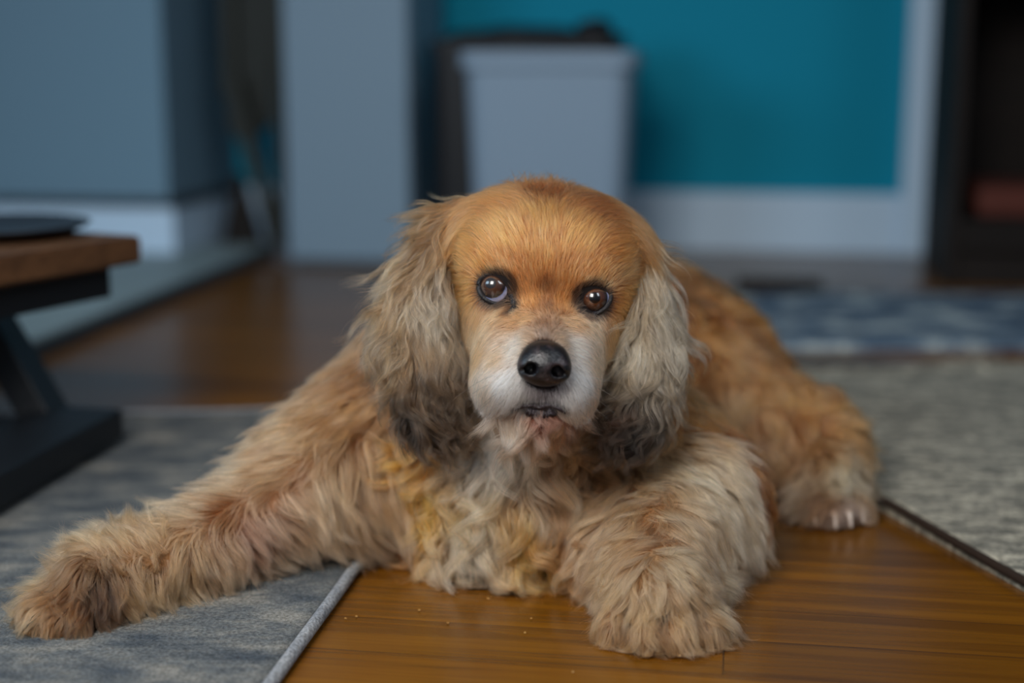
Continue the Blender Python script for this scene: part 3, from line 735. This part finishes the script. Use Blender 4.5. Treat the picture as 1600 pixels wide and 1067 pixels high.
# ------------------------------------------------------------------ coat: guide points
# px, py, image direction dx,dy, lift, length cm, curl mm, colour
GUIDES = dict(
face=[
(850,300, .1,-1,.35,1.7,2,132,84,42),(775,312,-.8,-.8,.35,2.6,2,172,116,64),(930,318,.8,-.8,.35,2.6,2,134,86,42),
(712,345,-.65,.8,.3,4.5,2,168,118,72),(735,318,-.9,.5,.3,3.8,2,170,118,70),(700,372,-.6,.9,.3,4.5,2,166,120,74),(985,345,1,.2,.45,4.5,2,166,114,68),(965,322,1,-.1,.4,4,2,158,108,60),(1000,372,.8,.6,.4,4,2,168,122,76),
(850,350, 0,-1,.25,1.6,.5,200,140,80),(790,370,-.5,-1,.22,1.4,.3,208,148,88),(910,375,.5,-1,.22,1.4,.3,200,140,80),
(735,390,-.9,-.4,.25,1.9,.5,190,130,72),(965,395,.9,-.3,.25,1.6,.5,180,118,62),
(850,400, 0,-1,.18,1.1,.1,200,142,84),(760,412,-.5,-.9,.18,1,.1,204,142,78),(935,425,.5,-.9,.18,0.88,.1,198,134,72),
(822,430,-.2,-1,.16,0.88,0,200,148,96),(886,440,.2,-1,.16,0.88,0,200,148,96),
(853,445,0,-1,.12,0.62,0,126,92,60),(856,475,0,-1,.10,0.5,0,112,80,52),(835,470,-.2,-1,.12,0.62,0,185,125,65),(875,475,.2,-1,.12,0.62,0,185,125,65),
(775,418,-.3,-.9,.18,0.75,0,220,172,118),(930,438,.3,-.9,.18,0.62,0,228,180,126),
(733,450,-.9,.2,.25,1.1,.3,200,140,80),(968,470,.9,.2,.25,1.1,.3,188,124,64),
(775,492,-.4,.9,.18,0.75,.1,205,165,120),(745,500,-.6,.8,.25,1.4,.3,180,132,84),(740,530,-.6,.9,.25,1.5,.4,190,150,110),(925,503,.4,.9,.15,0.62,0,220,180,138),(960,525,.6,.9,.25,1.4,.3,186,136,84),
(815,500,-.7,.3,.12,0.56,0,196,152,104),(895,505,.7,.3,.12,0.56,0,204,160,114),
(850,505,0,-1,.10,0.44,0,130,96,66),(850,525,0,-1,.10,0.38,0,128,112,98),(825,525,-.6,-.2,.12,0.5,0,180,150,118),(876,528,.6,-.2,.12,0.5,0,190,160,128),
(803,545,-1,.2,.15,0.62,0,240,224,202),(903,550,1,.2,.15,0.62,0,246,234,216),
(775,565,-1,.5,.2,0.88,.1,205,170,130),(930,575,.9,.5,.2,0.88,.1,205,172,136),
(790,600,-.7,.7,.2,0.88,.1,252,248,242),(908,600,.7,.7,.2,0.88,.1,252,248,242),
(760,610,-.6,.9,.25,1.1,.2,208,184,156),(930,620,.7,.9,.25,1.1,.2,196,164,134),
(802,628,-.4,1,.2,0.88,.1,252,248,242),(893,635,.4,1,.2,0.88,.1,252,248,242),(850,612,0,1,.15,0.44,0,124,116,120),(832,612,-.3,1,.15,0.56,0,165,158,160),(868,614,.3,1,.15,0.56,0,165,158,160),
(748,560,-.8,.7,.3,1.6,.5,190,142,94),(952,570,.8,.7,.3,1.6,.5,160,108,64),
(768,650,-.2,1,.3,1.2,.5,170,130,95),(915,655,.2,1,.3,1.2,.5,150,105,70),
],
earl=[
(690,335,-.9,.45,.35,5.5,1.5,158,116,70),(655,370,-.7,.9,.30,7,2,152,120,80),(698,385,-.2,1,.25,6,2,128,98,64),
(640,430,-.35,1,.30,7,2.5,160,130,92),(700,440,.0,1,.25,6,3,165,146,120),(610,480,-.5,1,.45,6,3,170,140,102),
(680,500,.2,1,.25,6,3,185,170,148),(590,530,-.6,1,.5,5,5,178,154,120),(640,550,.1,1,.25,5,3,152,124,88),
(710,540,.45,1,.25,5,3.5,196,184,164),(615,600,.25,1,.30,5,3,122,98,66),(670,610,.3,1,.25,4.5,3,88,72,54),
(725,610,.5,1,.25,4,4,84,72,60),(640,660,.45,1,.30,4,3.5,46,38,32),(690,680,.7,.5,.30,3.5,4,40,33,28),(730,655,.5,.8,.25,3,4,52,43,36),
],
earr=[
(1000,350,.8,.7,.35,5,1.5,172,126,74),(1020,390,.35,1,.30,7,2,168,140,104),(985,400,.1,1,.25,6,2,150,112,72),
(1045,430,.2,1,.30,6,2,160,135,100),(1000,450,-.05,1,.25,6,2.5,178,160,132),(1040,500,.2,1,.30,6,3,190,176,150),
(990,510,-.25,1,.25,5,3,186,168,140),(1060,540,.5,1,.45,5,3,168,136,98),(1010,570,-.15,1,.25,5,3.5,194,180,156),
(970,580,-.4,.9,.25,5,4,164,146,118),(1050,600,.1,1,.30,4.5,3.5,116,98,78),(1000,630,-.3,1,.30,4,3.5,56,48,40),
(1040,650,-.35,1,.30,3.5,3,44,37,32),(970,655,-.6,.8,.30,4,4,86,66,50),(990,685,-.8,.4,.30,3,3,40,33,29),
],
chest=[
(845,660,0,1,.3,1.0,1,172,122,102),(812,668,-.3,1,.4,2.5,2,196,170,145),(870,668,.3,1,.4,2.2,2,168,118,88),
(800,690,-.4,1,.5,5,5,215,200,180),(780,720,-.7,.7,.6,6,7,235,226,212),(820,730,-.4,1,.6,6,7,226,206,176),(860,715,.3,1,.5,5,6,184,134,84),
(720,750,-.5,.8,.5,5,7,192,150,112),(660,740,-.5,.5,.5,4,8,208,132,52),(680,800,.2,1,.5,5,8,216,146,66),(740,800,.1,1,.5,5,7,214,150,76),
(740,850,-.1,1,.5,5,6,224,200,168),(800,810,.2,1,.5,6,7,212,148,80),(830,850,-.3,1,.5,5,7,212,142,60),(870,780,.2,1,.5,4,6,164,124,84),
(910,700,.9,.2,.4,4,4,165,120,80),(950,705,.8,.3,.4,3.5,4,152,108,66),(860,765,.2,1,.5,5,6,186,140,98),(840,700,.1,1,.5,5,6,196,156,122),(720,700,-.5,.8,.5,5,6,188,142,100),(640,840,.1,1,.4,4,6,176,112,58),(900,840,.1,1,.4,4,5,152,118,88),(780,760,-.4,.9,.6,5,7,214,180,140),
],
coat=[
(575,610,-.7,.7,0.56,5,3,140,104,68),(560,660,-.7,.6,0.56,5,3,178,136,94),(500,670,-.9,.5,0.56,4.4,3,182,142,102),(470,700,-.95,.4,0.56,4.4,3,186,148,110),
(420,735,-.95,.35,0.56,4.4,3,184,148,112),(520,730,-.1,1,0.5,5.5,3.5,194,156,116),(590,720,.15,1,0.5,5.5,3,178,138,98),(620,770,.3,1,0.5,5.5,3,168,132,96),
(560,790,.5,1,0.44,5.5,3,186,150,114),(500,780,.45,1,0.44,5,3,196,160,124),(580,840,.8,.7,0.38,4.4,3,176,142,108),(450,800,.7,.5,0.38,3.9,3,190,152,118),
(520,850,.8,.35,0.31,3.9,2.5,182,146,112),(400,760,-.7,.5,0.44,3.5,3,184,146,108),(350,760,-.8,.2,0.5,3.3,3,190,160,126),(340,800,-.6,.6,0.38,3.1,3,160,118,80),
(400,840,.5,.6,0.25,2.2,2,176,136,112),(350,880,.5,.7,0.31,2.4,2,182,146,112),(300,800,-.8,0,0.5,3.3,3,188,160,126),(290,870,-.2,1,0.38,2.8,3,172,138,98),(440,870,.8,.4,0.25,2.8,2,184,146,112),
(980,730,.5,.8,0.5,5,3,170,135,100),(1040,730,.7,.7,0.5,4.4,2.5,196,166,130),(1100,760,.7,.8,0.44,4.4,2.5,204,176,140),(1150,820,.5,1,0.38,3.9,2.5,206,178,142),
(940,770,-.2,1,0.5,4.4,4,178,142,106),(1000,800,.1,1,0.44,3.9,4,182,150,112),(1060,830,.2,1,0.38,3.3,4,184,152,116),(930,830,-.3,1,0.44,3.9,4,178,144,108),
(1120,870,.4,1,0.38,3.3,3,194,162,124),(1000,850,-.5,.6,0.44,2.8,5,160,128,92),(940,880,-.7,.7,0.38,3.3,3,164,134,102),(1170,870,.5,1,0.38,3.3,3,196,165,128),(1060,700,.8,.5,0.5,4.4,3,186,150,112),
],
paw=[
(100,850,-.6,-.4,.4,2.5,1.5,186,156,120),(170,850,-.3,-.4,.35,2.4,1.5,180,152,116),(240,850,-.3,-.3,.3,2.2,1.5,176,146,110),(60,890,-.9,.1,0.7,3.3,2,180,148,108),
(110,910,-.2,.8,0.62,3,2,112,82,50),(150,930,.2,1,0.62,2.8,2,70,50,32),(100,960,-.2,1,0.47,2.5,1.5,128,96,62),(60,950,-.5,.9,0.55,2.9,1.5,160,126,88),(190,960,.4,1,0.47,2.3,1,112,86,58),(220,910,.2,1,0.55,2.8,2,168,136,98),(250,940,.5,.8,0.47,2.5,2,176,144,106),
(960,880,-.5,.5,0.62,3,3,170,140,104),(1040,880,.1,.4,0.62,3,2,190,164,128),(1110,890,.7,.4,0.62,3.3,2,192,166,130),(920,930,-.5,.9,0.55,3,2,160,128,92),(1000,930,0,1,0.55,3,2,180,148,108),(1060,930,.2,1,0.55,3,2,184,150,110),
(1140,940,.8,.6,0.55,3.3,2,194,168,132),(950,985,-.3,1,0.39,2.8,1.5,176,140,98),(1000,995,0,1,0.39,2.8,1.5,186,150,106),(1060,985,.3,1,0.39,2.8,1.5,184,148,106),(1100,965,.4,1,0.39,2.8,1.5,176,144,104),
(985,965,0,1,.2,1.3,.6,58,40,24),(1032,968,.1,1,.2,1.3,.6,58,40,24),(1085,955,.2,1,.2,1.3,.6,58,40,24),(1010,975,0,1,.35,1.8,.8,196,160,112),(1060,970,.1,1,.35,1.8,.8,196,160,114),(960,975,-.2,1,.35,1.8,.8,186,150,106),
(1290,700,.2,.6,0.62,3.3,3,152,116,74),(1340,700,.4,.5,0.62,3.3,3,142,108,66),(1320,740,-.3,.9,0.62,3.2,4,200,184,152),(1290,780,-.1,1,0.55,3,3,132,100,66),(1350,770,.3,.9,0.55,2.9,3,150,118,82),(1370,740,.7,.6,0.62,3.2,3,160,130,92),(1320,800,0,1,0.31,1.5,1,160,140,124),(1250,770,-.6,.8,0.55,3.8,2,176,152,124),
],
rump=[
(1100,440,.6,.6,.3,3.5,3,112,78,40),(1150,560,.5,1,.3,3.5,3,188,142,96),(1190,540,.5,1,.3,3.5,3,126,84,40),(1080,420,.6,.5,0.38,3.9,2,156,108,56),(1080,470,.5,.9,0.38,3.9,3,120,84,44),(1120,470,.6,.8,0.38,3.9,3,150,104,54),(1170,500,.6,.8,0.38,3.9,3,158,108,54),(1130,540,.4,1,0.38,3.9,3,168,120,68),
(1210,560,.6,.8,0.38,3.9,3,152,102,50),(1180,590,.5,.9,0.38,3.9,3,166,120,70),(1110,600,.2,1,0.38,3.9,3,158,112,64),(1150,640,.2,1,0.44,3.9,4,192,148,104),(1220,650,.5,.8,0.44,3.9,4,184,138,90),
(1260,640,.6,.7,0.44,3.3,3,178,132,82),(1165,690,.2,1,0.44,3.9,3,176,128,82),(1190,700,.4,.9,0.44,3.9,4,198,152,112),(1240,710,.5,.7,0.44,3.3,4,184,138,96),(1185,735,.2,1,0.38,3.3,3,140,92,48),(1215,765,.3,1,0.38,3.3,3,128,84,44),
(1010,640,.3,.9,.35,3.5,3,130,92,52),(1080,560,.3,1,.3,3.5,3,140,98,52),(1060,650,.3,1,.35,4,3,166,120,72),(1300,660,.5,.4,0.5,3.1,3,170,124,76),
])
PRM = dict(  # K, density/mm2, fine clump spacing mm, clump strength, lock spacing mm, lock strength, radius mm, frizz mm, wavelength mm, light jitter
    face=(7, 4.5, 1.5, .55, 4, .2, .050, .30, 14, .24),
    earl=(18, 2.6, 2.2, .75, 8, .80, .062, .7, 36, .36),
    earr=(18, 2.6, 2.2, .75, 8, .80, .062, .7, 36, .36),
    chest=(20, 2.4, 2.6, .72, 13, .88, .072, .9, 46, .26),
    coat=(13, 1.7, 2.4, .72, 10, .82, .075, .7, 44, .25),
    paw=(11, 2.8, 2.0, .70, 7, .80, .065, .7, 28, .22),
    rump=(10, 1.0, 3.4, .70, 16, .80, .12, 1.2, 44, .24))
gn = list(GUIDES); gdat = {}
allp, allg = [], []
def tone(c):
    c = s2l(c) ** 1.25 * 1.12; l = c.mean(1, keepdims=True); sa = 1 - c.min(1, keepdims=True) / c.max(1, keepdims=True); return (c * 1.02 - l * .02) * (1 + (np.array([1.08, .96, 1.02]) - 1) * np.clip(sa * 1.5 - .2, -.3, 1))
for gi, g in enumerate(gn):
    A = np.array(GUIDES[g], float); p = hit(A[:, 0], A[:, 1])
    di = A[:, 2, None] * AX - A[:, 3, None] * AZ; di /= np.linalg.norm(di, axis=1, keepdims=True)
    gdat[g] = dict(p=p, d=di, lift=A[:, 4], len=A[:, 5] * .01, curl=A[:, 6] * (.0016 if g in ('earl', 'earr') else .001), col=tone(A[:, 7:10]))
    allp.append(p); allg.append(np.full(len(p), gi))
allp = np.concatenate(allp); allg = np.concatenate(allg)
def shep(P, g, keys, eps=.006, pw=4):
    C = gdat[g]['p']; outs = [[] for _ in keys]
    for i in range(0, len(P), 20000):
        Q = P[i:i + 20000]; d2 = ((Q[:, None, :] - C[None]) ** 2).sum(-1) + eps ** 2
        wt = d2 ** (-pw / 2); wt /= wt.sum(1, keepdims=True)
        for o, k in zip(outs, keys):
            v = gdat[g][k]; o.append(wt @ v)
    return [np.concatenate(o) for o in outs]
# skin under the coat takes the coat's own colour, darker; black skin round eyes and lips
sc_ = np.empty((len(BV), 3)); gs = np.empty(len(BV), int)
for i in range(0, len(BV), 20000): gs[i:i + 20000] = allg[((BV[i:i + 20000, None] - allp[None]) ** 2).sum(-1).argmin(1)]
for gi, g in enumerate(gn):
    m_ = gs == gi
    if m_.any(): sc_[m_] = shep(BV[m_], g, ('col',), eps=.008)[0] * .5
dk = np.zeros(len(BV))
for s in (-1, 1): dk = np.maximum(dk, np.clip((.0185 - np.linalg.norm(BV - (EYEC[s] - hy * .006), axis=1)) / .003, 0, 1))
for pth in (ul[::3], ll[::3], ts[::3]):
    for q_ in pth: dk = np.maximum(dk, np.clip((.005 - np.linalg.norm(BV - q_, axis=1)) / .002, 0, 1))
dk = np.maximum(dk, np.clip((.019 - np.linalg.norm(BV - NO, axis=1)) / .002, 0, 1)); dk = dk[:, None]
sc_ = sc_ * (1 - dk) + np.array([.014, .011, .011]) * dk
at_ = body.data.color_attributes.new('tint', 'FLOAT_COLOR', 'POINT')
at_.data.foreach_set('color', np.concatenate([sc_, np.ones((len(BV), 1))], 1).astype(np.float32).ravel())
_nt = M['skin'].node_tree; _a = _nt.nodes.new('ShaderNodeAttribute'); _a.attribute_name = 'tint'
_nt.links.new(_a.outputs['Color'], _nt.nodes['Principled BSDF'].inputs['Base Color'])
# root sampling
T = np.concatenate([BF[:, [0, 1, 2]], BF[:, [0, 2, 3]]])
A0, A1, A2 = BV[T[:, 0]], BV[T[:, 1]], BV[T[:, 2]]
cr = np.cross(A1 - A0, A2 - A0); ar = np.linalg.norm(cr, axis=1) * .5
N0 = 800000 * 1.0
def sample(n, wts):
    i = rng.choice(len(T), size=n, p=wts / wts.sum()); u = rng.random((n, 2)); f = u.sum(1) > 1; u[f] = 1 - u[f]
    return A0[i] + u[:, :1] * (A1 - A0)[i] + u[:, 1:] * (A2 - A0)[i]
cen = (A0 + A1 + A2) / 3
tg = np.empty(len(cen), int); noear = ~np.isin(allg, [gn.index('earl'), gn.index('earr')]); PN, GN_ = allp[noear], allg[noear]
for i in range(0, len(cen), 20000):
    tg[i:i + 20000] = GN_[((cen[i:i + 20000, None] - PN[None]) ** 2).sum(-1).argmin(1)]
qh = (cen - HO) @ HR.T
eL, eR = sdf_chain(qh, EARL), sdf_chain(qh, EARR)
tg[(eL < .005) & (eL <= eR)] = gn.index('earl'); tg[(eR < .005) & (eR < eL)] = gn.index('earr')
# the ears carry ear hair whatever guide happens to be nearest
nrm = DS.grad(cen); face_cam = -(nrm * (cen - CAMP)).sum(1) / np.linalg.norm(cen - CAMP, axis=1)
vis = np.where(face_cam > -.35, 1.0, .3)
vis[cen[:, 2] < .006] = 0
def near_kd(C):
    kd = kdtree.KDTree(len(C))
    for i, c in enumerate(C): kd.insert(c, i)
    kd.balance(); return kd
def assign(C, P):
    kd = near_kd(C); return np.fromiter((kd.find(p)[1] for p in P), int, len(P))
def thin(P, dist):       # roughly even subset
    key = np.floor(P / dist).astype(int); _, i = np.unique(key, axis=0, return_index=True); return P[i]
def resamp(path, f):
    """shorten each path (n,K,3) to fraction f"""
    n, K, _ = path.shape; t = np.linspace(0, 1, K)[None] * f[:, None] * (K - 1); i = np.clip(t.astype(int), 0, K - 2); fr = (t - i)[..., None]
    r = np.arange(n)[:, None]; return path[r, i] * (1 - fr) + path[r, i + 1] * fr
def ortho(d):
    a = np.cross(d, np.array([.2, .3, .93])); a /= np.linalg.norm(a, axis=1, keepdims=True); return a, np.cross(d, a)
def grow(P, g, K, wl, jit, wave=1.0):
    tang = dict(face=.92, earl=.15, earr=.15, chest=.4, coat=.5, paw=.45, rump=.6)[g]
    n = len(P); L_, cu, li = shep(P, g, ('len', 'curl', 'lift')); L_ = L_ * rng.uniform(.8, 1.15, n)
    path = np.empty((n, K, 3)); base = P + DS.grad(P) * .0002; p = base.copy(); path[:, 0] = p
    ph = rng.uniform(0, 6.28, n); w_l = wl * .001 * rng.uniform(.7, 1.4, n); hand = rng.choice([-1, 1], n)
    dj = rng.normal(size=(n, 3)) * jit
    prev = None
    for k in range(1, K):
        d, = shep(p, g, ('d',)); nr = DS.grad(p); d = d + dj
        dn = (d * nr).sum(1, keepdims=True); d = d - nr * np.where(dn < 0, dn, dn * tang); d /= np.maximum(np.linalg.norm(d, axis=1, keepdims=True), 1e-6)
        tt = k / (K - 1)
        v = d + nr * (li * (1 - .8 * tt))[:, None] - np.array([0, 0, 1]) * (.25 * tt)
        v /= np.linalg.norm(v, axis=1, keepdims=True)
        if prev is not None: v = prev * .45 + v * .55; v /= np.linalg.norm(v, axis=1, keepdims=True)
        prev = v
        step = L_ / (K - 1); p = p + v * step[:, None]
        sd = DS.val(p); gr = DS.grad(p); mn = .0006 + .0015 * tt
        push = np.maximum(mn - sd, 0); p = p + gr * push[:, None]
        p[:, 2] = np.maximum(p[:, 2], .0025)
        path[:, k] = p
    # waves
    ax_ = path[:, -1] - path[:, 0]; ax_ /= np.linalg.norm(ax_, axis=1, keepdims=True) + 1e-9; a, b = ortho(ax_)
    s = np.linspace(0, 1, K)[None] * L_[:, None]; amp = wave * cu[:, None] * np.clip(s / .02, 0, 1) * np.minimum(1, s / L_[:, None] * 1.5)
    an = s / w_l[:, None] * 6.283 + ph[:, None]
    off = a[:, None] * (amp * (np.sin(an) - np.sin(ph)[:, None] * 0))[..., None] + b[:, None] * (amp * .6 * np.cos(an) * hand[:, None])[..., None]
    off = off - off[:, :1]
    path = path + off; path[..., 2] = np.maximum(path[..., 2], .002)
    return path, L_
def hair_mat(name):
    m = bpy.data.materials.new(name); m.use_nodes = True; nt = m.node_tree; N = nt.nodes; L = nt.links
    at = N.new('ShaderNodeAttribute'); at.attribute_name = 'tint'
    h = N.new('ShaderNodeBsdfHairPrincipled'); h.parametrization = 'COLOR'; h.model = 'CHIANG'
    L.new(at.outputs['Color'], h.inputs['Color']); h.inputs['Roughness'].default_value = .42; h.inputs['Radial Roughness'].default_value = .55
    h.inputs['Coat'].default_value = 0.0
    L.new(h.outputs[0], N['Material Output'].inputs[0]); N.remove(N['Principled BSDF'])
    return m
M['fur'] = hair_mat('golden_fur')
def make_hair(name, path, tint, rad):
    n, K, _ = path.shape
    cu = bpy.data.hair_curves.new(name); cu.add_curves([K] * n)
    cu.attributes['position'].data.foreach_set('vector', path.astype(np.float32).ravel())
    ra = cu.attributes.new('radius', 'FLOAT', 'POINT'); ra.data.foreach_set('value', np.broadcast_to(rad, (n, K)).astype(np.float32).ravel())
    ca = cu.attributes.new('tint', 'FLOAT_COLOR', 'POINT')
    ca.data.foreach_set('color', np.concatenate([np.clip(tint, 0, 1), np.ones((n, K, 1))], -1).astype(np.float32).ravel())
    cu.materials.append(M['fur'])
    o = bpy.data.objects.new(name, cu); sc.collection.objects.link(o); return o
NAMES = dict(face=('facial_fur', 'short golden facial fur paling to white at the muzzle'), earl=('ear_hair', 'long wavy beige and charcoal ear hair'),
             earr=('ear_hair', 'long wavy beige and charcoal ear hair'), chest=('chest_hair', 'curly cream and ginger chest hair'), coat=('coat', 'tan wavy coat'),
             paw=('paw_fur', 'tufted fur between the toes'), rump=('rump_fur', 'golden brown fur of back and haunch'))
tot = 0
for gi, g in enumerate(gn):
    K, dens, cs, cst, ls, lst, rad, friz, wl, jit = PRM[g]
    wts = ar * vis * (tg == gi); n = int(wts.sum() * 1e6 * dens * HAIR)
    if n < 10: continue
    R = sample(n, wts)
    if g == 'face':
        bad = np.linalg.norm(R - NO, axis=1) < .0165
        for s in (-1, 1):
            a_, b_ = proj(EYEC[s]); v = R - CAMP; f = v @ AY; X = 800 + FPX * (v @ AX) / f; Y = 533.5 - FPX * (v @ AZ) / f
            bad |= (((X - a_) / 25) ** 2 + ((Y - b_ - 1) / 21) ** 2 < 1) & (np.linalg.norm(R - EYEC[s], axis=1) < .02)
        for pth in (ul[::3], ll[::3], ts[::3]):
            for q_ in pth: bad |= np.linalg.norm(R - q_, axis=1) < .0011
        R = R[~bad]
    n = len(R)
    C2 = thin(R, cs * .001); C1 = thin(R, ls * .001)
    big, L1 = grow(C1, g, K, wl, {'chest': .55, 'coat': .22, 'face': .2}.get(g, .38), 1.0 if g == 'coat' else 1.6)
    i2 = assign(C1, C2)
    fine, L2 = grow(C2, g, K, wl * .7, .10, .35)
    t = np.linspace(0, 1, K)[None, :, None]
    gb = big[i2]; offs = (C2 - C1[i2])[:, None]
    fine = fine * (1 - lst * t ** .7) + (gb + offs * (1 - .85 * t ** 1.1)) * (lst * t ** .7)
    # colour along the fine clumps
    ep = .003 if g == 'paw' else .006
    cc = shep(fine.reshape(-1, 3), g, ('col',), eps=ep)[0].reshape(len(fine), K, 3)
    rc = shep(C2, g, ('col',), eps=ep)[0][:, None]
    kr = .7 if g == 'paw' else .2; cc = cc * (1 - kr) + rc * kr
    lj = 1 + jit * rng.normal(size=(len(C1), 1, 1))[i2] * .7 + jit * rng.normal(size=(len(C2), 1, 1))
    if g in ('earl', 'earr'):
        lj = lj * np.where(rng.random((len(C2), 1, 1)) < .22, 1.6, .66) * np.where(rng.random((len(C1), 1, 1)) < .25, 1.3, .92)[i2]
    if g in ('coat', 'chest', 'paw'):
        lj = lj * np.where(rng.random((len(C2), 1, 1)) < .22, 1.25, .90)
    lj = np.clip(lj, .35, 2.4)
    gray = rng.random((len(C2), 1, 1)) ** 3 * (.5 if g in ('earl', 'earr') else .25 if g == 'chest' else .15)
    cc = cc * lj; cc = cc * (1 - gray) + (cc.mean(-1, keepdims=True) * 1.25 * np.array([1.20, .99, .72])) * gray
    if g in ('earl', 'earr'):      # some ginger strands among the grey
        gg = (rng.random((len(C2), 1, 1)) < .16) * .55
        cc = cc * (1 - gg) + (cc.mean(-1, keepdims=True) * np.array([1.55, .95, .45])) * gg
    i3 = assign(C2, R)
    f = rng.uniform(.62, 1.0, n); hp = resamp(fine[i3], f); hc = resamp(cc[i3], f)
    offr = (R - C2[i3])[:, None]
    hp = hp + offr * (1 - cst * t ** 1.1)
    fz = rng.normal(size=(n, 3))[:, None] * (friz * .001) * t ** 1.6 + rng.normal(size=(n, 3))[:, None] * (friz * .0006) * np.sin(t * rng.uniform(4, 12, (n, 1, 1)) + rng.uniform(0, 6, (n, 1, 1))) * t
    fly = np.where(rng.random((n, 1, 1)) < .05, 8.0 if g == 'face' else 4.5, 1.0); hp = hp + fz * fly
    hp[..., 2] = np.maximum(hp[..., 2], .0012)
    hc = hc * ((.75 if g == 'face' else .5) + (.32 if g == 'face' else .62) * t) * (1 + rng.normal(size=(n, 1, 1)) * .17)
    if g == 'face':
        dark = np.zeros(n)
        for s in (-1, 1):
            a_, b_ = proj(EYEC[s]); v = R - CAMP; f_ = v @ AY; X = 800 + FPX * (v @ AX) / f_; Y = 533.5 - FPX * (v @ AZ) / f_
            e_ = np.sqrt(((X - a_ + s * 3) / 25.5) ** 2 + ((Y - b_ - 2) / 21.5) ** 2)
            dark = np.maximum(dark, np.clip((1.42 - e_) / .2, 0, 1))
        for pth, rd in ((ul[::2], .0042), (ll[::2], .004), (ts[::2], .0045)):
            for q_ in pth: dark = np.maximum(dark, np.clip((rd - np.linalg.norm(R - q_, axis=1)) / .0015, 0, 1) * (.9 if rd != .0042 else .75))
        dark = (dark * rng.uniform(.75, 1, n))[:, None, None]
        hc = hc * (1 - dark) + np.array([.012, .009, .009]) * dark
    rr2 = rad * .001 * (1.0 - .85 * t[..., 0] ** 1.5) * rng.uniform(.7, 1.3, (n, 1)) / math.sqrt(min(HAIR, 1))
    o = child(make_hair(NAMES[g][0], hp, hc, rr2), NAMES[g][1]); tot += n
print('hairs', tot)
# whiskers
wk = []
for (x, y) in [(775, 585), (768, 600), (780, 612), (772, 622), (790, 622), (762, 590), (905, 600), (915, 612), (920, 590), (908, 625), (925, 602), (900, 635)]:
    s = -1 if x < 850 else 1; p = hit(x, y)[0]; n_ = DS.grad(p[None])[0]
    d = n_ * .6 + _x * s * 1.0 - _z * rng.uniform(.2, .9); d /= np.linalg.norm(d); L_ = rng.uniform(.018, .036)
    wk.append([p + d * L_ * t - _z * .006 * t * t for t in np.linspace(0, 1, 8)])
wk = np.array(wk); child(make_hair('whiskers', wk, np.full(wk.shape, .02), .00011 * (1 - .8 * np.linspace(0, 1, 8))[None]), 'thin dark whiskers')
